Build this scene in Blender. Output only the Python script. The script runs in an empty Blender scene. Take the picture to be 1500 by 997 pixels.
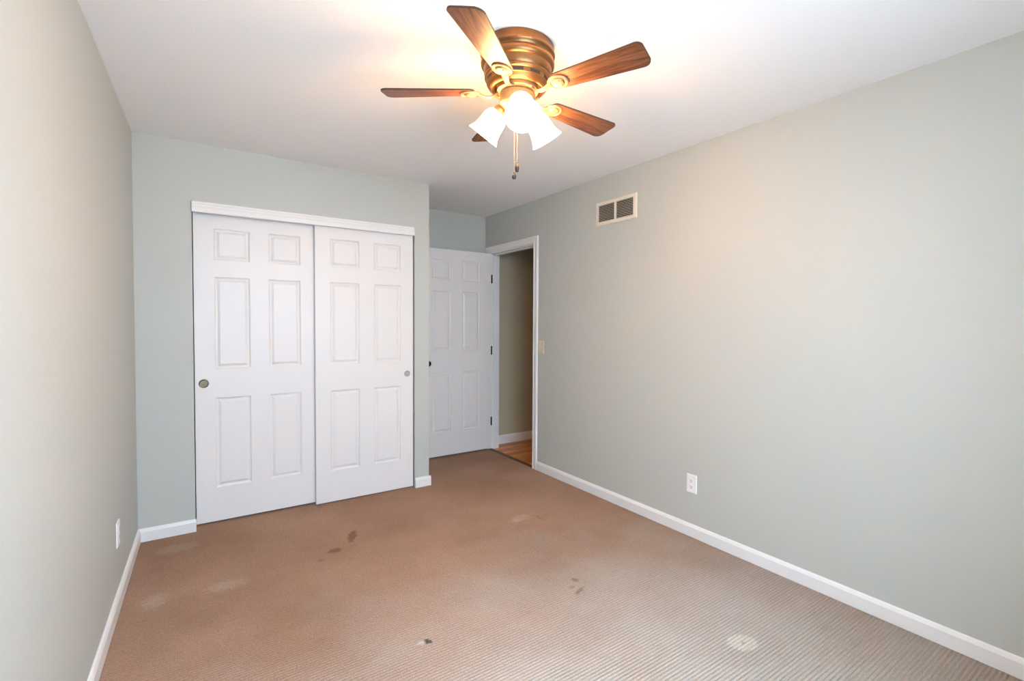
import bpy, bmesh, math, random
from mathutils import Vector, Matrix
R = math.radians
C = bpy.context.scene.collection
scene = bpy.context.scene

# ------------------------------------------------------------------ camera
F_PX, YAW, PITCH, ROLL, CAM_Z = 708.0, 34.908, -1.587, 0.374, 1.3361
CX, CY = 35.603, -6.939                       # principal point offset in pixels of a 1500 x 997 frame
cam_data = bpy.data.cameras.new('camera')
cam_data.sensor_fit = 'HORIZONTAL'
cam_data.sensor_width = 36.0
cam_data.lens = 36.0 * F_PX / 1500.0
cam_data.shift_x = -CX / 1500.0
cam_data.shift_y = CY / 1500.0
cam_data.clip_start = 0.02
cam = bpy.data.objects.new('camera', cam_data)
C.objects.link(cam)
ya, pi_, ro = R(YAW), R(PITCH), R(ROLL)
fw = Vector((math.sin(ya) * math.cos(pi_), math.cos(ya) * math.cos(pi_), math.sin(pi_)))
rt = Vector((math.cos(ya), -math.sin(ya), 0))
up = rt.cross(fw)
r2 = rt * math.cos(ro) + up * math.sin(ro)
u2 = -rt * math.sin(ro) + up * math.cos(ro)
m = Matrix((r2, u2, -fw)).transposed().to_4x4()
m.translation = (0, 0, CAM_Z)
cam.matrix_world = m
scene.camera = cam

# ------------------------------------------------------------------ light and exposure
vs = scene.view_settings
vs.view_transform = 'Standard'
vs.look = 'None'
vs.gamma = 1.0
vs.use_curve_mapping = False
vs.exposure = 1.12
scene.cycles.use_denoising = True
scene.cycles.max_bounces = 10
scene.cycles.diffuse_bounces = 6
scene.cycles.sample_clamp_indirect = 6.0

LAMP_STRENGTH = 30.0
LAMP_COLOR = (1.0, 0.57, 0.24)
WIN_POWER = 125.0
WIN_COLOR = (0.51, 0.76, 1.0)
SKY = (0.55, 0.77, 1.0)

world = bpy.data.worlds.new('sky')
scene.world = world
world.use_nodes = True
bgn = world.node_tree.nodes['Background']
bgn.inputs[0].default_value = (*SKY, 1)
bgn.inputs[1].default_value = 7.0

WX0, WX1, WZ0, WZ1 = 0.10, 1.45, 0.75, 2.08    # window opening in the wall behind the camera
Y0 = -0.13                                     # inner face of that wall
ld = bpy.data.lights.new('daylight', 'AREA')
ld.shape = 'RECTANGLE'
ld.size, ld.size_y = 2.4, 1.8
ld.energy = WIN_POWER
ld.color = WIN_COLOR
lo = bpy.data.objects.new('daylight', ld)
C.objects.link(lo)
lo.location = ((WX0 + WX1) / 2, Y0 - 1.0, 2.25)          # bright sky above the garden outside the window
lo.rotation_euler = (R(60), 0, 0)

# ------------------------------------------------------------------ room measures
A, B, CXC, D1, D2, H = 0.314, 2.4907, 1.5306, 3.7169, 4.5168, 2.44
AL, AR = 0.0132, -0.0136
def LX(y): return -A + AL * (y - D1)            # left wall face
def RX(y): return B + AR * (y - D2)             # right wall face
BB_H, BB_T = 0.078, 0.014

# ------------------------------------------------------------------ materials
def mat(name, col, rough=0.5, metal=0.0, spec=0.5, bump=None, vary=None):
    M = bpy.data.materials.new(name)
    M.use_nodes = True
    nt = M.node_tree
    b = nt.nodes['Principled BSDF']
    b.inputs['Base Color'].default_value = (*col, 1)
    b.inputs['Roughness'].default_value = rough
    b.inputs['Metallic'].default_value = metal
    b.inputs['Specular IOR Level'].default_value = spec
    tc = nt.nodes.new('ShaderNodeTexCoord')
    if bump:
        sc, st, dist = bump
        n = nt.nodes.new('ShaderNodeTexNoise')
        n.inputs['Scale'].default_value = sc
        n.inputs['Detail'].default_value = 3
        nt.links.new(tc.outputs['Object'], n.inputs['Vector'])
        bp = nt.nodes.new('ShaderNodeBump')
        bp.inputs['Strength'].default_value = st
        bp.inputs['Distance'].default_value = dist
        nt.links.new(n.outputs['Fac'], bp.inputs['Height'])
        nt.links.new(bp.outputs['Normal'], b.inputs['Normal'])
    if vary:
        sc, amt = vary
        n = nt.nodes.new('ShaderNodeTexNoise')
        n.inputs['Scale'].default_value = sc
        nt.links.new(tc.outputs['Object'], n.inputs['Vector'])
        mr = nt.nodes.new('ShaderNodeMapRange')
        mr.inputs['To Min'].default_value = 1 - amt
        mr.inputs['To Max'].default_value = 1 + amt
        nt.links.new(n.outputs['Fac'], mr.inputs['Value'])
        mx = nt.nodes.new('ShaderNodeVectorMath')
        mx.operation = 'SCALE'
        mx.inputs[0].default_value = col
        nt.links.new(mr.outputs['Result'], mx.inputs['Scale'])
        nt.links.new(mx.outputs[0], b.inputs['Base Color'])
    return M

M_WALL = mat('wall_paint', (0.513, 0.516, 0.474), 0.55, spec=0.35, bump=(220, 0.12, 0.002))
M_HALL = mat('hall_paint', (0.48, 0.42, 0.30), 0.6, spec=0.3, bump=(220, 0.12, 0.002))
M_CEIL = mat('ceiling_paint', (0.92, 0.895, 0.88), 0.85, spec=0.2, bump=(160, 0.25, 0.003))
M_TRIM = mat('trim_white', (0.80, 0.775, 0.755), 0.35, spec=0.4)
M_DOOR = mat('door_white', (0.79, 0.745, 0.72), 0.4, spec=0.4, bump=(90, 0.05, 0.001))
M_PLASTIC = mat('white_plastic', (0.82, 0.81, 0.79), 0.35)
M_IVORY = mat('ivory_plastic', (0.70, 0.60, 0.47), 0.35)
M_DARK = mat('dark_slot', (0.015, 0.014, 0.013), 0.6)
M_BLACK = mat('black_bronze', (0.012, 0.010, 0.009), 0.35, metal=0.6)
M_NICKEL = mat('brushed_nickel', (0.55, 0.53, 0.50), 0.35, metal=1.0, vary=(60, 0.2))
M_ABRASS = mat('antique_brass_pull', (0.20, 0.16, 0.105), 0.42, metal=0.9, vary=(60, 0.25))
M_BRASS = mat('fan_antique_brass', (0.24, 0.115, 0.045), 0.36, metal=0.85, vary=(14, 0.15))
M_BRASSL = mat('fan_light_brass', (0.33, 0.22, 0.125), 0.5, metal=0.7, vary=(14, 0.12))
M_CHAIN = mat('chain_brass', (0.55, 0.45, 0.32), 0.35, metal=0.9)
M_FOB = mat('dark_wood_fob', (0.012, 0.006, 0.004), 0.4)
M_GRILLE = mat('grille_enamel', (0.74, 0.67, 0.56), 0.4)
M_DUCT = mat('duct_dark', (0.03, 0.025, 0.02), 0.8)
M_STRIP = mat('threshold_stain', (0.09, 0.035, 0.018), 0.4)
M_ALU = mat('window_vinyl', (0.8, 0.8, 0.8), 0.4)

def wood_mat(name, c1, c2, c3, scale, axis_stretch, rough=0.35):
    M = bpy.data.materials.new(name)
    M.use_nodes = True
    nt = M.node_tree
    b = nt.nodes['Principled BSDF']
    b.inputs['Roughness'].default_value = rough
    tc = nt.nodes.new('ShaderNodeTexCoord')
    mp = nt.nodes.new('ShaderNodeMapping')
    mp.inputs['Scale'].default_value = axis_stretch
    nt.links.new(tc.outputs['Object'], mp.inputs['Vector'])
    n = nt.nodes.new('ShaderNodeTexNoise')
    n.inputs['Scale'].default_value = scale
    n.inputs['Detail'].default_value = 6
    n.inputs['Distortion'].default_value = 1.2
    nt.links.new(mp.outputs['Vector'], n.inputs['Vector'])
    cr = nt.nodes.new('ShaderNodeValToRGB')
    e = cr.color_ramp.elements
    e[0].position, e[0].color = 0.30, (*c1, 1)
    e[1].position, e[1].color = 0.72, (*c3, 1)
    k = e.new(0.5)
    k.color = (*c2, 1)
    nt.links.new(n.outputs['Fac'], cr.inputs['Fac'])
    nt.links.new(cr.outputs['Color'], b.inputs['Base Color'])
    return M, nt, b, cr, tc
M_BLADE = wood_mat('walnut_blade', (0.055, 0.016, 0.007), (0.16, 0.055, 0.022), (0.29, 0.12, 0.05), 5.0, (1.2, 14, 1))[0]
M_BLADE_EDGE = mat('blade_dark_edge', (0.05, 0.025, 0.015), 0.45)

# hall floor: boards along x, 8 cm wide
M_BOARD, nt, b, cr, tc = wood_mat('oak_boards', (0.55, 0.15, 0.035), (0.80, 0.26, 0.06), (0.95, 0.38, 0.11), 4.0, (1.5, 16, 1), 0.3)
br = nt.nodes.new('ShaderNodeTexBrick')
br.offset = 0.37
br.inputs['Color1'].default_value = (0.62, 0.62, 0.62, 1)
br.inputs['Color2'].default_value = (1.25, 1.25, 1.25, 1)
br.inputs['Mortar'].default_value = (0.25, 0.2, 0.2, 1)
br.inputs['Scale'].default_value = 1.0
br.inputs['Mortar Size'].default_value = 0.0012
br.inputs['Brick Width'].default_value = 0.55
br.inputs['Row Height'].default_value = 0.082
nt.links.new(tc.outputs['Object'], br.inputs['Vector'])
mul = nt.nodes.new('ShaderNodeVectorMath')
mul.operation = 'MULTIPLY'
nt.links.new(cr.outputs['Color'], mul.inputs[0])
nt.links.new(br.outputs['Color'], mul.inputs[1])
nt.links.new(mul.outputs[0], b.inputs['Base Color'])

# glowing frosted glass of the lamp shades, and the bulbs
def emit(name, col, s):
    M = bpy.data.materials.new(name)
    M.use_nodes = True
    b = M.node_tree.nodes['Principled BSDF']
    b.inputs['Base Color'].default_value = (0.9, 0.88, 0.85, 1)
    b.inputs['Roughness'].default_value = 0.5
    b.inputs['Emission Color'].default_value = (*col, 1)
    b.inputs['Emission Strength'].default_value = s
    return M
M_SHADE = emit('lit_frosted_glass', LAMP_COLOR, LAMP_STRENGTH)
M_BULB = emit('lit_bulb', LAMP_COLOR, LAMP_STRENGTH * 5.5)

# window pane: clear glass that lets the light through
M_PANE = bpy.data.materials.new('clear_pane')
M_PANE.use_nodes = True
nt = M_PANE.node_tree
nt.nodes.remove(nt.nodes['Principled BSDF'])
tr = nt.nodes.new('ShaderNodeBsdfTransparent')
gl = nt.nodes.new('ShaderNodeBsdfGlossy')
gl.inputs['Roughness'].default_value = 0.02
mx = nt.nodes.new('ShaderNodeMixShader')
mx.inputs[0].default_value = 0.06
nt.links.new(tr.outputs[0], mx.inputs[1])
nt.links.new(gl.outputs[0], mx.inputs[2])
nt.links.new(mx.outputs[0], nt.nodes['Material Output'].inputs['Surface'])

# carpet: taupe loop pile with wear, a painted daylight tint, furniture dents and stains of their own shape
def carpet_material():
    M = bpy.data.materials.new('ribbed_loop_carpet')
    M.use_nodes = True
    nt = M.node_tree
    b = nt.nodes['Principled BSDF']
    b.inputs['Roughness'].default_value = 0.95
    b.inputs['Specular IOR Level'].default_value = 0.1
    tc = nt.nodes.new('ShaderNodeTexCoord')
    def noise(scale, detail=3, sc3=(1, 1, 1)):
        mp = nt.nodes.new('ShaderNodeMapping')
        mp.inputs['Scale'].default_value = sc3
        nt.links.new(tc.outputs['Object'], mp.inputs['Vector'])
        n = nt.nodes.new('ShaderNodeTexNoise')
        n.inputs['Scale'].default_value = scale
        n.inputs['Detail'].default_value = detail
        nt.links.new(mp.outputs['Vector'], n.inputs['Vector'])
        return n.outputs['Fac']
    def ramp(v, a, bb, lo, hi):
        mr = nt.nodes.new('ShaderNodeMapRange')
        mr.inputs['From Min'].default_value = a
        mr.inputs['From Max'].default_value = bb
        mr.inputs['To Min'].default_value = lo
        mr.inputs['To Max'].default_value = hi
        nt.links.new(v, mr.inputs['Value'])
        return mr.outputs['Result']
    def mixc(fac, c1, c2):
        mxn = nt.nodes.new('ShaderNodeMix')
        mxn.data_type = 'RGBA'
        if isinstance(fac, float): mxn.inputs[0].default_value = fac
        else: nt.links.new(fac, mxn.inputs[0])
        for i, c in ((6, c1), (7, c2)):
            if isinstance(c, tuple): mxn.inputs[i].default_value = (*c, 1)
            else: nt.links.new(c, mxn.inputs[i])
        return mxn.outputs[2]
    col = mixc(ramp(noise(1.6, 4), 0.36, 0.66, 0, 1), CARPET_A, CARPET_B)
    def blot(x, y, rx, ry, rot, colour, amt, soft=0.35, rag=0.3, nsc=45):
        nonlocal col
        mp = nt.nodes.new('ShaderNodeMapping')
        mp.vector_type = 'TEXTURE'
        mp.inputs['Location'].default_value = (x, y, 0)
        mp.inputs['Rotation'].default_value = (0, 0, R(rot))
        mp.inputs['Scale'].default_value = (rx, ry, 1)
        nt.links.new(tc.outputs['Object'], mp.inputs['Vector'])
        mu = nt.nodes.new('ShaderNodeVectorMath')
        mu.operation = 'MULTIPLY'
        mu.inputs[1].default_value = (1, 1, 0)
        nt.links.new(mp.outputs['Vector'], mu.inputs[0])
        ln = nt.nodes.new('ShaderNodeVectorMath')
        ln.operation = 'LENGTH'
        nt.links.new(mu.outputs[0], ln.inputs[0])
        ad = nt.nodes.new('ShaderNodeMath')
        ad.operation = 'ADD'
        nt.links.new(ln.outputs['Value'], ad.inputs[0])
        nt.links.new(ramp(noise(nsc, 2), 0.3, 0.7, -rag, rag), ad.inputs[1])
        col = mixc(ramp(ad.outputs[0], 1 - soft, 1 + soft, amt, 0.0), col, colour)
    dk = (0.10, 0.052, 0.032)
    lt = (0.62, 0.56, 0.46)
    blot(1.75, 0.75, 1.35, 1.05, -20, DAYLIGHT_GREY, 0.88, 0.70, 0.22, 2.6)   # cool daylight near the window, painted in as greyer pile
    blot(1.859, 1.134, 0.064, 0.050, -20, lt, 0.52, 0.12, 0.10)      # pale furniture dent
    blot(1.860, 1.132, 0.008, 0.007, 0, dk, 0.4)
    blot(0.770, 3.096, 0.024, 0.078, -20, dk, 0.60)
    blot(0.634, 2.949, 0.035, 0.028, 0, dk, 0.55)
    blot(0.545, 2.870, 0.018, 0.016, 0, dk, 0.30)
    blot(0.772, 1.886, 0.012, 0.020, 30, (0.03, 0.022, 0.016), 0.85)
    blot(0.745, 1.892, 0.016, 0.012, 0, lt, 0.45)
    blot(1.545, 1.822, 0.040, 0.010, 25, dk, 0.55)
    blot(1.590, 1.912, 0.016, 0.018, 0, dk, 0.5)
    blot(1.535, 1.870, 0.018, 0.012, 0, dk, 0.35)
    blot(-0.19, 2.892, 0.050, 0.060, 0, lt, 0.16)
    blot(-0.12, 3.500, 0.090, 0.060, 0, lt, 0.13)
    blot(0.095, 2.864, 0.080, 0.050, 0, lt, 0.16)
    blot(1.806, 2.743, 0.060, 0.045, 0, lt, 0.16)
    blot(1.74, 2.72, 0.03, 0.02, 0, lt, 0.2)
    blot(1.90, 2.66, 0.012, 0.05, 0, dk, 0.2)
    gr = nt.nodes.new('ShaderNodeVectorMath')
    gr.operation = 'SCALE'
    nt.links.new(col, gr.inputs[0])
    nt.links.new(ramp(noise(230, 2), 0.25, 0.75, 1.08, 0.70), gr.inputs['Scale'])     # tufts of lighter and darker yarn
    nt.links.new(gr.outputs[0], b.inputs['Base Color'])
    bp = nt.nodes.new('ShaderNodeBump')
    bp.inputs['Strength'].default_value = 0.7
    bp.inputs['Distance'].default_value = 0.004
    nt.links.new(noise(170, 2, (0.7, 1, 1)), bp.inputs['Height'])
    nt.links.new(bp.outputs['Normal'], b.inputs['Normal'])
    return M
CARPET_A = (0.305, 0.172, 0.110)
CARPET_B = (0.375, 0.222, 0.150)
DAYLIGHT_GREY = (0.45, 0.395, 0.34)  # carpet colour with the window's cool daylight mixed in
CARPET_DK = (0.15, 0.095, 0.062)
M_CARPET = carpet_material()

# ------------------------------------------------------------------ mesh helpers
def mesh_obj(name, bm, mats, parent=None, smooth=None):
    me = bpy.data.meshes.new(name)
    bmesh.ops.recalc_face_normals(bm, faces=bm.faces)
    bm.to_mesh(me)
    bm.free()
    for mm in (mats if isinstance(mats, (list, tuple)) else [mats]):
        me.materials.append(mm)
    o = bpy.data.objects.new(name, me)
    C.objects.link(o)
    if parent: o.parent = parent
    if smooth is not None:
        for p in me.polygons: p.use_smooth = True
        me.set_sharp_from_angle(angle=R(smooth))
    return o

def box(bm, x0, x1, y0, y1, z0, z1, mi=0):
    v = [bm.verts.new((x, y, z)) for z in (z0, z1) for x, y in ((x0, y0), (x1, y0), (x1, y1), (x0, y1))]
    fs = [(3, 2, 1, 0), (4, 5, 6, 7), (0, 1, 5, 4), (1, 2, 6, 5), (2, 3, 7, 6), (3, 0, 4, 7)]
    for f in fs:
        fc = bm.faces.new([v[i] for i in f])
        fc.material_index = mi

def prism(bm, poly, z0, z1, mi=0):
    lo_ = [bm.verts.new((x, y, z0)) for x, y in poly]
    hi_ = [bm.verts.new((x, y, z1)) for x, y in poly]
    n = len(poly)
    fs = [bm.faces.new(lo_[::-1]), bm.faces.new(hi_)]
    for i in range(n):
        fs.append(bm.faces.new((lo_[i], lo_[(i + 1) % n], hi_[(i + 1) % n], hi_[i])))
    for f in fs: f.material_index = mi

def sweep(bm, profile, p0, p1, out, up_=Vector((0, 0, 1))):
    """extrude a closed profile of (outward, upward) pairs from p0 to p1"""
    p0, p1, out = Vector(p0), Vector(p1), Vector(out)
    a = [bm.verts.new(p0 + out * u + up_ * v) for u, v in profile]
    c = [bm.verts.new(p1 + out * u + up_ * v) for u, v in profile]
    n = len(profile)
    bm.faces.new(a); bm.faces.new(c[::-1])
    for i in range(n):
        bm.faces.new((a[i], c[i], c[(i + 1) % n], a[(i + 1) % n]))

def lathe(bm, prof, seg=48, M=None, mi=0, cap0=True, cap1=True):
    """revolve (radius, height) pairs about local z"""
    M = M or Matrix.Identity(4)
    rings = []
    for r, z in prof:
        if r < 1e-6:
            rings.append([bm.verts.new(M @ Vector((0, 0, z)))])
        else:
            rings.append([bm.verts.new(M @ Vector((r * math.cos(2 * math.pi * i / seg), r * math.sin(2 * math.pi * i / seg), z))) for i in range(seg)])
    for a, c in zip(rings, rings[1:]):
        for i in range(seg):
            j = (i + 1) % seg
            if len(a) == 1 and len(c) == 1: continue
            if len(a) == 1: f = bm.faces.new((a[0], c[i], c[j]))
            elif len(c) == 1: f = bm.faces.new((a[i], a[j], c[0]))
            else: f = bm.faces.new((a[i], a[j], c[j], c[i]))
            f.material_index = mi
    if cap0 and len(rings[0]) > 1: bm.faces.new(rings[0]).material_index = mi
    if cap1 and len(rings[-1]) > 1: bm.faces.new(rings[-1]).material_index = mi

def tube(bm, pts, rad, seg=10):
    rings = []
    pts = [Vector(p) for p in pts]
    for i, p in enumerate(pts):
        t = (pts[min(i + 1, len(pts) - 1)] - pts[max(i - 1, 0)]).normalized()
        s = t.cross(Vector((0.13, 0.21, 0.97))).normalized()
        n = s.cross(t).normalized()
        rr = rad[i] if isinstance(rad, (list, tuple)) else rad
        rings.append([bm.verts.new(p + (s * math.cos(2 * math.pi * k / seg) + n * math.sin(2 * math.pi * k / seg)) * rr) for k in range(seg)])
    for a, c in zip(rings, rings[1:]):
        for k in range(seg):
            bm.faces.new((a[k], a[(k + 1) % seg], c[(k + 1) % seg], c[k]))
    bm.faces.new(rings[0]); bm.faces.new(rings[-1])

def axis_matrix(origin, direction):
    q = Vector(direction).normalized().to_track_quat('Z', 'Y')
    return Matrix.Translation(origin) @ q.to_matrix().to_4x4()

def tag(o, label, cat, kind=None, group=None):
    o['label'] = label
    o['category'] = cat
    if kind: o['kind'] = kind
    if group: o['group'] = group
    return o

def empty(name, loc, rz=0.0):
    o = bpy.data.objects.new(name, None)
    C.objects.link(o)
    o.location = loc
    o.rotation_euler = (0, 0, rz)
    o.empty_display_size = 0.1
    return o

def bevel(o, w, seg=2):
    md = o.modifiers.new('bevel', 'BEVEL')
    md.width = w
    md.segments = seg
    md.limit_method = 'ANGLE'
    md.angle_limit = R(40)
    return o

# ------------------------------------------------------------------ room shell
T = 0.115
OY0, OY1, OZ = 3.632, 4.425, 2.040              # doorway in the right wall
HX1, HY0, HY1 = 4.30, 3.30, 4.555               # hall beyond it

# carpet floor with real ribs running across the room
bm = bmesh.new()
PITCH_R, AMP = 0.0152, 0.0080
y = Y0
prof = []
nper = int((D2 + 0.06 - Y0) / PITCH_R)
for i in range(nper + 1):
    for k in range(6):
        s = k / 6
        prof.append((Y0 + (i + s) * PITCH_R, AMP * (abs(math.sin(math.pi * s)) ** 0.55) - AMP))
va = []
for yy, z in prof:
    va.append((bm.verts.new((LX(yy) - 0.03, yy, z)), bm.verts.new((RX(yy) + 0.005, yy, z))))
for (a0, a1), (c0, c1) in zip(va, va[1:]):
    bm.faces.new((a0, a1, c1, c0))
for f in bm.faces: f.smooth = True
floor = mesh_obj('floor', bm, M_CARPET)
for p in floor.data.polygons: p.use_smooth = True
tag(floor, 'worn taupe ribbed loop-pile carpet covering the bedroom floor', 'carpet', 'structure')

bm = bmesh.new()
box(bm, -0.7, HX1 + 0.1, Y0 - 0.15, D2 + 0.3, H, H + 0.08)
tag(mesh_obj('ceiling', bm, M_CEIL), 'white painted flat ceiling above the ceiling fan', 'ceiling', 'structure')

bm = bmesh.new()
prism(bm, [(LX(Y0 - .1), Y0 - .1), (LX(D2 + .15), D2 + .15), (LX(D2 + .15) - .1, D2 + .15), (LX(Y0 - .1) - .1, Y0 - .1)], -0.05, H)
tag(mesh_obj('wall_left', bm, M_WALL), 'pale grey painted wall at the left with a white outlet plate', 'wall', 'structure')

bm = bmesh.new()
def rseg(y0, y1, z0, z1):
    prism(bm, [(RX(y0), y0), (RX(y0) + T, y0), (RX(y1) + T, y1), (RX(y1), y1)], z0, z1)
rseg(Y0 - .1, OY0 - 0.018, -0.05, H)
rseg(OY0 - 0.018, OY1 + 0.018, OZ + 0.018, H)
rseg(OY1 + 0.018, D2 + .1, -0.05, H)
tag(mesh_obj('wall_right', bm, M_WALL), 'long pale grey wall at the right with the air vent and doorway', 'wall', 'structure')

CO0, CO1, COZ = -0.031, 1.411, 2.065           # closet opening
bm = bmesh.new()
box(bm, LX(D1) - 0.02, CO0, D1, D1 + 0.115, -0.05, H)
box(bm, CO1, CXC, D1, D1 + 0.115, -0.05, H)
box(bm, CO0, CO1, D1, D1 + 0.115, COZ, H)
box(bm, CXC - 0.1, CXC, D1 + 0.115, D2, -0.05, H)
tag(mesh_obj('wall_closet', bm, M_WALL), 'pale green-grey wall around the sliding closet doors', 'wall', 'structure')

bm = bmesh.new()
box(bm, -0.6, B + 0.02, D2, D2 + 0.1, -0.05, H)
tag(mesh_obj('wall_back', bm, M_WALL), 'short grey-green wall of the entry nook behind the open door', 'wall', 'structure')

bm = bmesh.new()
xa, xb = LX(Y0) - 0.05, RX(Y0) + 0.05
box(bm, xa, WX0, Y0 - 0.12, Y0, -0.05, H)
box(bm, WX1, xb, Y0 - 0.12, Y0, -0.05, H)
box(bm, WX0, WX1, Y0 - 0.12, Y0, -0.05, WZ0)
box(bm, WX0, WX1, Y0 - 0.12, Y0, WZ1, H)
tag(mesh_obj('wall_front', bm, M_WALL), 'pale grey wall with the window behind the camera', 'wall', 'structure')

# window behind the viewer (daylight source)
w1 = empty('window_1', ((WX0 + WX1) / 2, Y0 - 0.06, WZ0))
tag(w1, 'white framed bedroom window in the wall behind the camera', 'window', 'structure')
hw, hh = (WX1 - WX0) / 2, WZ1 - WZ0
bm = bmesh.new()
for x0, x1, z0, z1 in ((-hw, -hw + .05, 0, hh), (hw - .05, hw, 0, hh), (-hw + .05, hw - .05, 0, .05), (-hw + .05, hw - .05, hh - .05, hh), (-hw + .05, hw - .05, hh / 2 - .02, hh / 2 + .02)):
    box(bm, x0, x1, -.03, .03, z0, z1)
mesh_obj('window_frame', bm, M_ALU, w1)
bm = bmesh.new()
box(bm, -hw + .04, hw - .04, -.004, .004, .04, hh - .04)
mesh_obj('window_pane', bm, M_PANE, w1)
bm = bmesh.new()
box(bm, -hw - .04, hw + .04, -.02, .10, -.025, 0)
mesh_obj('window_sill', bm, M_TRIM, w1)

# hall
bm = bmesh.new()
box(bm, RX(OY0) + 0.03, HX1, HY0 - .5, HY1 + .05, -0.03, -0.002)
tag(mesh_obj('floor_hall', bm, M_BOARD), 'orange-brown hardwood boards of the hall beyond the doorway', 'floor', 'structure')
bm = bmesh.new()
box(bm, B + T - 0.01, HX1 + .1, HY1, HY1 + .1, -0.03, H)
tag(mesh_obj('wall_hall', bm, M_HALL), 'shaded olive-brown hall wall seen through the doorway', 'wall', 'structure')
bm = bmesh.new()
box(bm, HX1, HX1 + .1, HY0 - .5, HY1, -0.03, H)
box(bm, B + T, HX1 + .1, HY0 - .6, HY0 - .5, -0.03, H)
tag(mesh_obj('wall_hall_end', bm, M_HALL), 'far end of the hall beyond the doorway', 'wall', 'structure')

# baseboards
BBP = [(0, 0), (BB_T, 0), (BB_T, BB_H - .018), (BB_T - .003, BB_H - .012), (BB_T - .006, BB_H - .004), (BB_T - .010, BB_H), (0, BB_H)]
def base(name, p0, p1, out, label, hgt=1.0, z0=0.0):
    bm = bmesh.new()
    sweep(bm, [(u, v * hgt + z0 * (v == 0)) for u, v in BBP], p0, p1, out)
    return tag(mesh_obj(name, bm, M_TRIM), label, 'baseboard', 'structure')
base('baseboard_left', (LX(Y0), Y0, 0), (LX(D1), D1, 0), (1, -AL, 0), 'white baseboard along the foot of the left wall')
base('baseboard_closet_left', (LX(D1), D1, 0), (CO0 + .004, D1, 0), (0, -1, 0), 'short white baseboard left of the closet doors')
base('baseboard_right', (RX(Y0), Y0, 0), (RX(3.5605), 3.5605, 0), (-1, AR, 0), 'long white baseboard along the foot of the right wall')
base('baseboard_hall', (B + T, HY1, 0), (HX1, HY1, 0), (0, -1, 0), 'white baseboard at the foot of the hall wall', 1.22)
base('baseboard_back', (CXC, D2, 0), (B, D2, 0), (0, -1, 0), 'white baseboard behind the open panel door')
bm = bmesh.new()                                # wraps the corner right of the closet
sweep(bm, [(u, v) for u, v in BBP], (CO1 + .002, D1, 0), (CXC + BB_T, D1, 0), (0, -1, 0))
sweep(bm, [(u, v) for u, v in BBP], (CXC, D1, 0), (CXC, D2, 0), (1, 0, 0))
tag(mesh_obj('baseboard_closet_right', bm, M_TRIM), 'short white baseboard wrapping the corner right of the closet doors', 'baseboard', 'structure')

# closet head fascia
bm = bmesh.new()
fp = [(0, 0), (.016, 0), (.019, .004), (.019, .030), (.016, .036), (.016, .048), (.012, .055), (.012, .064), (.009, .068), (0, .068)]
sweep(bm, fp, (-0.031, D1, 2.011), (1.404, D1, 2.013), (0, -1, 0))
tag(mesh_obj('trim_1', bm, M_TRIM), 'white moulded head trim above the sliding closet doors', 'trim', 'structure')

# ------------------------------------------------------------------ six-panel doors
def panel_leaf(w, z0, z1, cols, rows, thick):
    """leaf with its front face on y = 0 facing -y, from x = 0 to w; moulded panels at cols x rows"""
    bm = bmesh.new()
    xs = sorted({0, w, *[c for p in cols for c in p]})
    zs = sorted({z0, z1, *[c for p in rows for c in p]})
    vg = {}
    def V(x, yy, z):
        k = (round(x, 5), round(yy, 5), round(z, 5))
        if k not in vg: vg[k] = bm.verts.new((x, yy, z))
        return vg[k]
    def rect(x0, x1, za, zb, d): return [V(x0, d, za), V(x1, d, za), V(x1, d, zb), V(x0, d, zb)]
    for xa_, xb_ in zip(xs, xs[1:]):
        for za, zb in zip(zs, zs[1:]):
            if any(abs(c[0] - xa_) < 1e-6 for c in cols) and any(abs(r_[0] - za) < 1e-6 for r_ in rows):
                steps = [(0, 0), (.003, .0065), (.010, .0110), (.015, .0110), (.030, .0018)]
                prev = rect(xa_, xb_, za, zb, 0)
                for ins, dep in steps[1:]:
                    cur = rect(xa_ + ins, xb_ - ins, za + ins, zb - ins, dep)
                    for i in range(4):
                        bm.faces.new((prev[i], prev[(i + 1) % 4], cur[(i + 1) % 4], cur[i]))
                    prev = cur
                bm.faces.new(prev)
            else:
                bm.faces.new(rect(xa_, xb_, za, zb, 0))
    bk = rect(0, w, z0, z1, thick)
    bm.faces.new(bk[::-1])
    # edges (fans over the grid points along each side)
    bot = [V(x, 0, z0) for x in xs]
    top = [V(x, 0, z1) for x in xs]
    lef = [V(0, 0, z) for z in zs]
    rig = [V(w, 0, z) for z in zs]
    bm.faces.new(bot + [bk[1], bk[0]])
    bm.faces.new(top[::-1] + [bk[3], bk[2]])
    bm.faces.new(lef[::-1] + [bk[0], bk[3]])
    bm.faces.new(rig + [bk[2], bk[1]])
    return bm

ROWS = [(0.238, 0.828), (1.020, 1.618), (1.729, 1.931)]
def closet_door(name, x0, yface, zbot, cols, label, pull_x, pull_z, pull_m, pull_r, ztop=2.045):
    root = empty(name, (x0, yface, 0))
    tag(root, label, 'closet door', 'structure')
    mesh_obj('door_leaf', panel_leaf(0.722, zbot, ztop, cols, ROWS, 0.034), M_DOOR, root)
    bm = bmesh.new()
    Mx = Matrix.Translation((pull_x - x0, 0, pull_z)) @ Matrix.Rotation(R(90), 4, 'X')
    r = pull_r
    lathe(bm, [(r, 0), (r * 1.02, .0015), (r * .93, .0028), (r * .84, .0022), (r * .78, .0006), (r * .35, .0004), (r * .12, .0010), (0, .0011)], 32, Mx)
    p = mesh_obj('finger_pull', bm, pull_m, root, 40)
    p['label'] = 'round metal finger pull'
    return root
d_left = closet_door('door_1', -0.026, D1 + 0.065, 0.016, [(0.110, 0.310), (0.422, 0.620)],
                     'left sliding closet door, white with six panels, set behind its neighbour', 0.021, 0.926, M_ABRASS, 0.0275)
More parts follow.
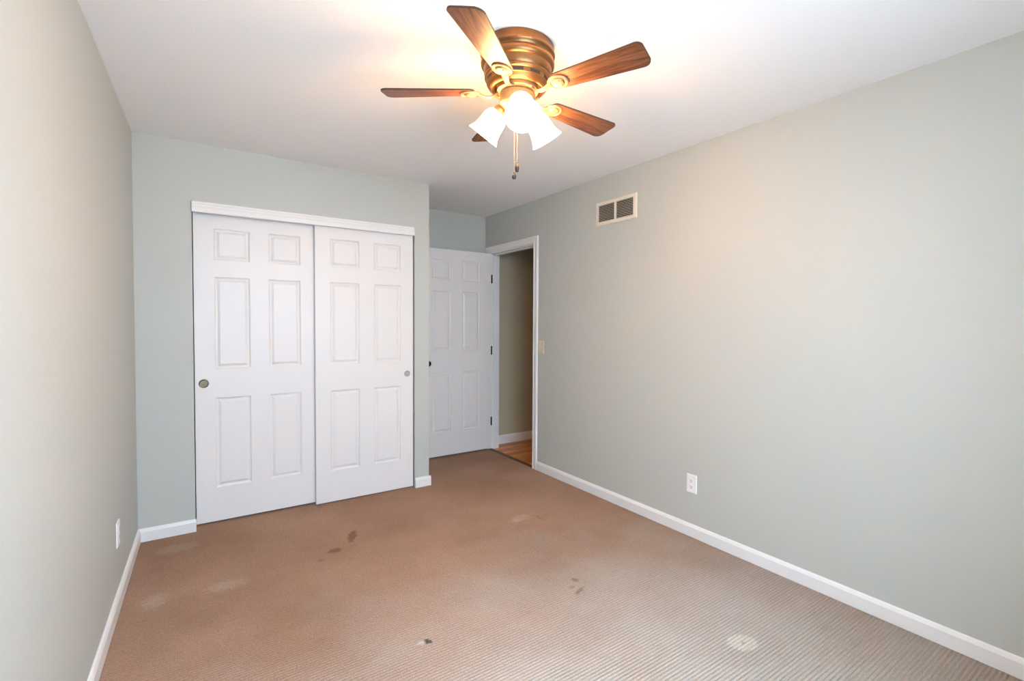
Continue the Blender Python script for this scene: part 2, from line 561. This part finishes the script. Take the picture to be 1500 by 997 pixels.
d_right = closet_door('door_2', 0.682, D1 + 0.022, 0.010, [(0.101, 0.306), (0.415, 0.621)],
                      'right sliding closet door, white with six panels, in front of its neighbour', 1.356, 0.922, M_NICKEL, 0.024)

# entry door, standing open along the back wall of the nook
DW = 0.778
DX1, DY = 2.4865, 4.388
d3 = empty('door_3', (DX1 - DW, DY, 0))
tag(d3, 'white six-panel entry door standing open against the nook wall', 'door', 'structure')
mesh_obj('door_leaf', panel_leaf(DW, 0.020, 2.043, [(0.131, 0.327), (0.451, 0.647)], [(0.250, 0.840), (1.051, 1.636), (1.740, 1.941)], 0.035), M_DOOR, d3)
bm = bmesh.new()
Mx = Matrix.Translation((0.073, 0, 0.936)) @ Matrix.Rotation(R(90), 4, 'X')
lathe(bm, [(.031, 0), (.031, .006), (.026, .010), (.013, .013), (.012, .030), (.018, .034), (.026, .041), (.0285, .050), (.026, .058), (.017, .064), (0, .066)], 32, Mx)
kn = mesh_obj('door_knob', bm, M_BLACK, d3, 45)
kn['label'] = 'black door knob'
for hz in (0.295, 1.040, 1.785):
    bm = bmesh.new()
    box(bm, DW + .004, DW + .036, .0335, .0365, hz - .045, hz + .045)
    box(bm, DW + .000, DW + .002, .003, .033, hz - .045, hz + .045)
    Mx = Matrix.Translation((DW + .003, .037, hz - .048))
    lathe(bm, [(.0001, 0), (.005, .002), (.0055, .006), (.0055, .090), (.005, .094), (.0001, .096)], 12, Mx)
    h_ = mesh_obj('hinge', bm, M_BLACK, d3)
    h_['label'] = 'black door hinge'

# ------------------------------------------------------------------ doorway trim: jamb and casing
fr = empty('trim_2', (RX(OY0), OY0, 0))
tag(fr, 'white moulded casing and jamb around the doorway to the hall', 'door frame', 'structure')
def at_fr(o):
    o.parent = fr
    o.matrix_parent_inverse = Matrix.Translation(-Vector(fr.location))
    return o
bm = bmesh.new()
def jseg(y0, y1, z0, z1, x0=-0.001, x1=T + .001):
    prism(bm, [(RX(y0) + x0, y0), (RX(y0) + x1, y0), (RX(y1) + x1, y1), (RX(y1) + x0, y1)], z0, z1)
jseg(OY0 - .018, OY0, -.02, OZ + .018)
jseg(OY1, OY1 + .018, -.02, OZ + .018)
jseg(OY0, OY1, OZ, OZ + .018)
jseg(OY0, OY0 + .011, -.02, OZ - .011, .040, .075)        # stops
jseg(OY1 - .011, OY1, -.02, OZ - .011, .040, .075)
jseg(OY0, OY1, OZ - .011, OZ, .040, .075)
at_fr(mesh_obj('jamb', bm, M_TRIM))
CP = [(0, 0), (.010, 0), (.0125, .004), (.0125, .012), (.009, .016), (.010, .030), (.014, .044), (.0165, .052), (.0165, .062), (.013, .066), (0, .066)]
def casing(bm, y_in0, y_in1, z_in):
    # mitred casing on the room face: profile (outward, away from the opening)
    for pts in (0, 1, 2):
        va_, vb_ = [], []
        for o_, d_ in CP:
            cs = [(y_in0 - d_, -0.004), (y_in0 - d_, z_in + d_), (min(y_in1 + d_, D2 - .001), z_in + d_), (min(y_in1 + d_, D2 - .001), -0.004)]
            (ya1, za1), (yb1, zb1) = cs[pts], cs[pts + 1]
            va_.append(bm.verts.new((RX(ya1) - o_, ya1, za1)))
            vb_.append(bm.verts.new((RX(yb1) - o_, yb1, zb1)))
        n = len(CP)
        bm.faces.new(va_); bm.faces.new(vb_[::-1])
        for i in range(n):
            bm.faces.new((va_[i], vb_[i], vb_[(i + 1) % n], va_[(i + 1) % n]))
bm = bmesh.new()
casing(bm, OY0 - .005, OY1 + .005, OZ + .008)
at_fr(mesh_obj('casing', bm, M_TRIM))
bm = bmesh.new()
jseg(OY0 - .0015, OY0 + .0015, .90, .96, .004, .032)
sp = at_fr(mesh_obj('strike_plate', bm, M_BLACK))
sp['label'] = 'dark strike plate on the jamb'

bm = bmesh.new()
prism(bm, [(RX(OY0) - .004, OY0), (RX(OY0) + .034, OY0), (RX(OY1) + .034, OY1), (RX(OY1) - .004, OY1)], -.02, .004)
tag(mesh_obj('trim_3', bm, M_STRIP), 'dark brown threshold strip between carpet and hall boards', 'threshold', 'structure')

# ------------------------------------------------------------------ wall plates and vent (front faces local -y)
RZ = -math.pi / 2 + math.atan(-AR)
LZ = math.pi / 2 - math.atan(AL)
def plate_mesh(w, h, d=.006):
    bm = bmesh.new()
    for (x, z) in ((w / 2, h / 2),):
        a = [bm.verts.new(p) for p in ((-x, 0, -z), (x, 0, -z), (x, 0, z), (-x, 0, z))]
        b1 = [bm.verts.new(p) for p in ((-x, -d * .5, -z), (x, -d * .5, -z), (x, -d * .5, z), (-x, -d * .5, z))]
        s = .005
        c = [bm.verts.new(p) for p in ((-x + s, -d, -z + s), (x - s, -d, -z + s), (x - s, -d, z - s), (-x + s, -d, z - s))]
    bm.faces.new(a)
    bm.faces.new(c)
    for i in range(4):
        j = (i + 1) % 4
        bm.faces.new((a[i], a[j], b1[j], b1[i]))
        bm.faces.new((b1[i], b1[j], c[j], c[i]))
    return bm
def screw(parent, z, m):
    bm = bmesh.new()
    lathe(bm, [(.0034, 0), (.0034, .0007), (.002, .0013), (0, .0014)], 16, Matrix.Translation((0, -.006, z)) @ Matrix.Rotation(R(90), 4, 'X'))
    return mesh_obj('screw', bm, m, parent, 40)
def outlet(loc, rz, label):
    root = empty('electrical_outlet', loc, rz)
    tag(root, label, 'outlet', group=None)
    mesh_obj('wall_plate', plate_mesh(.073, .116), M_PLASTIC, root)
    for s in (-1, 1):
        bm = bmesh.new()
        n = 28
        pts = []
        for i in range(n):
            a = 2 * math.pi * i / n
            pts.append((.0172 * math.cos(a), max(-.0135, min(.0135, .0172 * math.sin(a)))))
        f0 = [bm.verts.new((x, -.0055, z + s * .0195)) for x, z in pts]
        f1 = [bm.verts.new((x * .97, -.0078, z * .97 + s * .0195)) for x, z in pts]
        bm.faces.new(f0); bm.faces.new(f1)
        for i in range(n):
            bm.faces.new((f0[i], f0[(i + 1) % n], f1[(i + 1) % n], f1[i]))
        rc = mesh_obj('receptacle', bm, M_PLASTIC, root)
        bm = bmesh.new()
        zc = s * .0195
        box(bm, -.0078, -.0052, -.0082, -.0070, zc - .001, zc + .0085)
        box(bm, .0052, .0078, -.0082, -.0070, zc - .000, zc + .0075)
        lathe(bm, [(.0030, 0), (.0030, .0012)], 14, Matrix.Translation((0, -.0070, zc - .0065)) @ Matrix.Rotation(R(90), 4, 'X'))
        mesh_obj('slots', bm, M_DARK, rc)
    screw(root, 0, M_PLASTIC)
    return root
outlet((RX(1.903), 1.903, .331), RZ, 'white duplex outlet low on the long right wall')
outlet((LX(2.955), 2.955, .335), LZ, 'white duplex outlet low on the left wall, seen nearly edge-on')

sw = empty('light_switch', (RX(3.505), 3.505, 1.115), RZ)
tag(sw, 'ivory toggle light switch beside the doorway casing', 'light switch')
mesh_obj('wall_plate', plate_mesh(.074, .117), M_IVORY, sw)
bm = bmesh.new()
box(bm, -.0055, .0055, -.0072, -.0055, -.0125, .0125)
tg = mesh_obj('toggle', bm, M_IVORY, sw)
bm = bmesh.new()
vv = [bm.verts.new(p) for p in ((-.004, -.006, -.006), (.004, -.006, -.006), (.004, -.006, .005), (-.004, -.006, .005), (-.0035, -.017, .003), (.0035, -.017, .003), (.0035, -.0155, .008), (-.0035, -.0155, .008))]
for f in ((0, 1, 5, 4), (1, 2, 6, 5), (2, 3, 7, 6), (3, 0, 4, 7), (4, 5, 6, 7), (3, 2, 1, 0)): bm.faces.new([vv[i] for i in f])
mesh_obj('lever', bm, M_IVORY, tg)
screw(sw, .030, M_IVORY); screw(sw, -.030, M_IVORY)

VY, VZ, VW, VH = 2.597, 2.160, 0.418, 0.178
vt = empty('air_vent', (RX(VY), VY, VZ), RZ)
tag(vt, 'cream metal return air vent with louvers high on the right wall', 'vent')
bm = bmesh.new()
iw, ih = VW / 2 - .030, VH / 2 - .026
def ring(bm, ox, oz, ix, iz, yo, yi):
    o4 = [bm.verts.new(p) for p in ((-ox, yo, -oz), (ox, yo, -oz), (ox, yo, oz), (-ox, yo, oz))]
    i4 = [bm.verts.new(p) for p in ((-ix, yi, -iz), (ix, yi, -iz), (ix, yi, iz), (-ix, yi, iz))]
    for i in range(4):
        j = (i + 1) % 4
        bm.faces.new((o4[i], o4[j], i4[j], i4[i]))
ring(bm, VW / 2, VH / 2, VW / 2, VH / 2, 0, -.004)
ring(bm, VW / 2, VH / 2, VW / 2 - .008, VH / 2 - .008, -.004, -.009)
ring(bm, VW / 2 - .008, VH / 2 - .008, iw, ih, -.009, -.010)
ring(bm, iw, ih, iw, ih, -.010, -.0005)
bmesh.ops.remove_doubles(bm, verts=bm.verts, dist=1e-5)
mesh_obj('frame', bm, M_GRILLE, vt)
bm = bmesh.new()
box(bm, -.009, .009, -.010, -.0005, -ih, ih)
mesh_obj('center_bar', bm, M_GRILLE, vt)
bm = bmesh.new()
box(bm, -iw, iw, -.0012, -.0004, -ih, ih)
mesh_obj('duct_back', bm, M_DUCT, vt)
lv = None
NL = 11
for side in (-1, 1):
    for k in range(NL):
        zc = -ih + (k + .5) * 2 * ih / NL
        if lv is None:
            bm = bmesh.new()
            L = (iw - .009) / 2
            q = [(-.0088, -.0024), (-.0083, -.0029), (-.0030, .0014), (-.0035, .0019)]
            a = [bm.verts.new((-L, yy, z)) for yy, z in q]
            c = [bm.verts.new((L, yy, z)) for yy, z in q]
            bm.faces.new(a); bm.faces.new(c[::-1])
            for i in range(4): bm.faces.new((a[i], c[i], c[(i + 1) % 4], a[(i + 1) % 4]))
            lv = o = mesh_obj('louver', bm, M_GRILLE, vt)
        else:
            o = lv.copy()
            C.objects.link(o)
            o.parent = vt
        o.location = (side * (iw + .009) / 2, 0, zc)
for sx in (-1, 1):
    bm = bmesh.new()
    lathe(bm, [(.004, 0), (.004, .0008), (.002, .0016), (0, .0017)], 16, Matrix.Translation((sx * (VW / 2 - .018), -.0092, 0)) @ Matrix.Rotation(R(90), 4, 'X'))
    mesh_obj('screw', bm, M_GRILLE, vt, 40)

# ------------------------------------------------------------------ ceiling fan
FX, FY = 1.0663, 1.6717
fan = empty('ceiling_fan', (FX, FY, H))
tag(fan, 'flush-mount brass ceiling fan with five walnut blades and three lit glass shades', 'ceiling fan')
bm = bmesh.new()
hp = [(.143, 0), (.147, -.004), (.147, -.026), (.150, -.030), (.151, -.036), (.148, -.041), (.143, -.044), (.141, -.052), (.146, -.058),
      (.149, -.066), (.148, -.076), (.143, -.083), (.137, -.086), (.136, -.092), (.1355, -.110), (.131, -.118), (.133, -.121), (.134, -.126),
      (.130, -.131), (.125, -.133), (.124, -.150), (.121, -.152), (.118, -.160), (.110, -.168), (.103, -.171), (.101, -.168), (.094, -.166), (.088, -.150), (0, -.150)]
lathe(bm, hp, 72)
mh = mesh_obj('motor_housing', bm, M_BRASS, fan, 50)
for k in range(11):
    a0 = 2 * math.pi * k / 11 + 0.15
    bm = bmesh.new()
    vs_ = []
    for i in range(5):
        a = a0 + (i / 4 - .5) * .36
        for rr in (.1175, .1256):
            for zz in (-.1355, -.1475):
                vs_.append(bm.verts.new((rr * math.cos(a), rr * math.sin(a), zz)))
    for i in range(4):
        s, e = 4 * i, 4 * i + 4
        bm.faces.new((vs_[s + 2], vs_[e + 2], vs_[e + 3], vs_[s + 3]))
        bm.faces.new((vs_[s], vs_[s + 2], vs_[e + 2], vs_[e]))
        bm.faces.new((vs_[s + 1], vs_[s + 3], vs_[e + 3], vs_[e + 1]))
    bm.faces.new([vs_[i] for i in (0, 1, 3, 2)]); bm.faces.new([vs_[16 + i] for i in (0, 1, 3, 2)])
    mesh_obj('cooling_slot', bm, M_DARK, mh)
bm = bmesh.new()
lathe(bm, [(0, -.148), (.084, -.148), (.084, -.176), (.078, -.180), (.070, -.182), (0, -.182)], 48)
mesh_obj('rotor_hub', bm, M_BRASSL, fan, 40)
bm = bmesh.new()
lathe(bm, [(0, -.181), (.066, -.181), (.072, -.186), (.073, -.192), (.073, -.222), (.070, -.228), (.060, -.236), (.052, -.244), (.050, -.262), (.044, -.272), (.020, -.280), (.012, -.290), (0, -.293)], 48)
mesh_obj('switch_housing', bm, M_BRASSL, fan, 40)

# blades: local x runs outward from the hub
def blade_outline():
    pts = []
    x0, x1, w0, w1 = .172, .547, .043, .062
    def corner(cx, cy, r, a0, a1, n=7):
        for i in range(n):
            a = R(a0 + (a1 - a0) * i / (n - 1))
            pts.append((cx + r * math.cos(a), cy + r * math.sin(a)))
    corner(x0 + .022, -w0 + .022, .022, 180, 262)
    corner(x1 - .024, -w1 + .024, .024, 272, 360)
    corner(x1 - .032, w1 - .032, .032, 0, 88)
    corner(x0 + .022, w0 - .022, .022, 98, 180)
    return pts
def blade_mesh():
    bm = bmesh.new()
    o_ = blade_outline()
    cxm = sum(p[0] for p in o_) / len(o_)
    th = .0055
    lo_ = [bm.verts.new((x, yy, -th / 2)) for x, yy in o_]
    hi_ = [bm.verts.new((x, yy, th / 2)) for x, yy in o_]
    li = [bm.verts.new((cxm + (x - cxm) * .992, yy * .965, -th / 2 - .0004)) for x, yy in o_]
    bm.faces.new(li)
    bm.faces.new(hi_)
    n = len(o_)
    for i in range(n):
        j = (i + 1) % n
        f = bm.faces.new((lo_[i], lo_[j], hi_[j], hi_[i])); f.material_index = 1
        f = bm.faces.new((lo_[i], lo_[j], li[j], li[i])); f.material_index = 1
    return bm
def iron_mesh():
    """bracket under the blade: curved arm, oval ring and round boss with screws (in the blade's own frame)"""
    bm = bmesh.new()
    z0 = -.0034
    def disc(cx, prof, seg=32, sx=1.0, sy=1.0):
        lathe(bm, prof, seg, Matrix.Translation((cx, 0, z0)) @ Matrix.Diagonal((sx, sy, 1, 1)))
    disc(.192, [(.038, 0), (.039, -.003), (.037, -.006), (.033, -.007), (.031, -.004), (.026, -.004)], sx=1.12)
    disc(.192, [(.026, -.0), (.026, -.006), (.023, -.010), (.014, -.012), (0, -.0125)])
    for sx_, sy_ in ((.192, 0), (.204, .012), (.204, -.012)):
        lathe(bm, [(.004, 0), (.004, -.0022), (.002, -.003), (0, -.003)], 12, Matrix.Translation((sx_, sy_, z0 - .0105)))
    # arm: flattened curved bar from the hub to the ring
    pr = []
    for i in range(11):
        t = i / 10
        x = .070 + t * (.162 - .070)
        z = .004 - .022 * math.sin(math.pi * t) * (1 - .35 * t) + (z0 - .006) * t
        hw_ = .016 - .006 * math.sin(math.pi * t)
        pr.append((x, z, hw_))
    rings = []
    for x, z, hw_ in pr:
        rings.append([bm.verts.new(p) for p in ((x, -hw_, z - .001), (x, -hw_ * .5, z - .0045), (x, hw_ * .5, z - .0045), (x, hw_, z - .001), (x, hw_ * .8, z + .003), (x, -hw_ * .8, z + .003))])
    for a, c in zip(rings, rings[1:]):
        for i in range(6):
            bm.faces.new((a[i], a[(i + 1) % 6], c[(i + 1) % 6], c[i]))
    bm.faces.new(rings[0]); bm.faces.new(rings[-1])
    return bm
b0 = mesh_obj('blade', blade_mesh(), [M_BLADE, M_BLADE_EDGE], fan)
i0 = mesh_obj('blade_iron', iron_mesh(), M_BRASSL, b0, 40)
i0['label'] = 'brass blade bracket with round medallion'
for k, (az, dz) in enumerate([(220.1, -.174), (291.4, -.180), (5.6, -.188), (76.5, -.182), (143.5, -.174)]):
    if k == 0:
        o = b0
    else:
        o = b0.copy(); C.objects.link(o); o.parent = fan
        c = i0.copy(); C.objects.link(c); c.parent = o
    o.matrix_local = Matrix.Translation((0, 0, dz)) @ Matrix.Rotation(R(az), 4, 'Z') @ Matrix.Rotation(R(-11), 4, 'X')

# light kit: three bell shades tilted outward
TAU = R(50)
SL = .115
sprof = [(.026, 0), (.034, .004), (.043, .014), (.0485, .030), (.0505, .050), (.0520, .070), (.0560, .090), (.0625, .105), (.0685, .115)]
shell = sprof + [(r - .003, s - .0005) for r, s in sprof[::-1]][:-1] + [(.020, .004)]
def shade_mesh():
    bm = bmesh.new()
    lathe(bm, shell, 48, cap0=False, cap1=False)
    return bm
def bulb_mesh():
    bm = bmesh.new()
    lathe(bm, [(.012, .008), (.014, .020), (.022, .040), (.027, .056), (.026, .068), (.019, .079), (.009, .084), (0, .0855)], 24)
    return bm
def arm_mesh():
    bm = bmesh.new()
    lathe(bm, [(0, -.028), (.012, -.028), (.020, -.022), (.027, -.010), (.029, .002), (.029, .008), (.026, .010), (0, .010)], 28)
    tube(bm, [(0, 0, -.026), (0, .002, -.040), (0, .010, -.060), (0, .018, -.074)], [.011, .010, .011, .013], 14)
    return bm
s0 = mesh_obj('lamp_shade', shade_mesh(), M_SHADE, fan, 50)
bu0 = mesh_obj('light_bulb', bulb_mesh(), M_BULB, s0, 50)
a0 = mesh_obj('lamp_arm', arm_mesh(), M_BRASSL, fan, 45)
s0['label'] = 'lit white frosted glass bell shade'
for k, az in enumerate((245, 125, 3)):
    if k == 0: s, ar = s0, a0
    else:
        s = s0.copy(); C.objects.link(s); s.parent = fan
        bu = bu0.copy(); C.objects.link(bu); bu.parent = s
        ar = a0.copy(); C.objects.link(ar); ar.parent = fan
    d = Vector((math.cos(TAU) * math.cos(R(az)), math.cos(TAU) * math.sin(R(az)), -math.sin(TAU)))
    mouth = Vector((.155 * math.cos(R(az)), .155 * math.sin(R(az)), 2.108 - H))
    neck = mouth - d * SL
    zax = d
    xax = Vector((-math.sin(R(az)), math.cos(R(az)), 0))
    yax = zax.cross(xax)
    mm = Matrix((xax, yax, zax)).transposed().to_4x4()
    mm.translation = neck
    s.matrix_local = mm
    ar.matrix_local = mm

# pull chains of small beads with fobs
def chain(px, py, ztop, zbot, fob_len, dark):
    bm = bmesh.new()
    n = int((ztop - zbot) / .0048)
    for i in range(n):
        z = ztop - i * .0048
        lathe(bm, [(0, .0017), (.0013, .001), (.0017, 0), (.0013, -.001), (0, -.0017)], 6, Matrix.Translation((px, py, z)))
    tube(bm, [(px, py, ztop), (px, py, zbot)], .0007, 5)
    ch = mesh_obj('pull_chain', bm, M_CHAIN, fan)
    bm = bmesh.new()
    lathe(bm, [(0, .002), (.003, 0), (.004, -.006), (.0065, -.012), (.0085, -fob_len * .45), (.0085, -fob_len * .7), (.006, -fob_len * .93), (0, -fob_len)], 20, Matrix.Translation((px, py, zbot)))
    mesh_obj('chain_fob', bm, M_FOB, ch, 40)
chain(-.021, -.010, -.279, -.502, .028, True)
chain(-.011, -.016, -.279, -.462, .040, True)
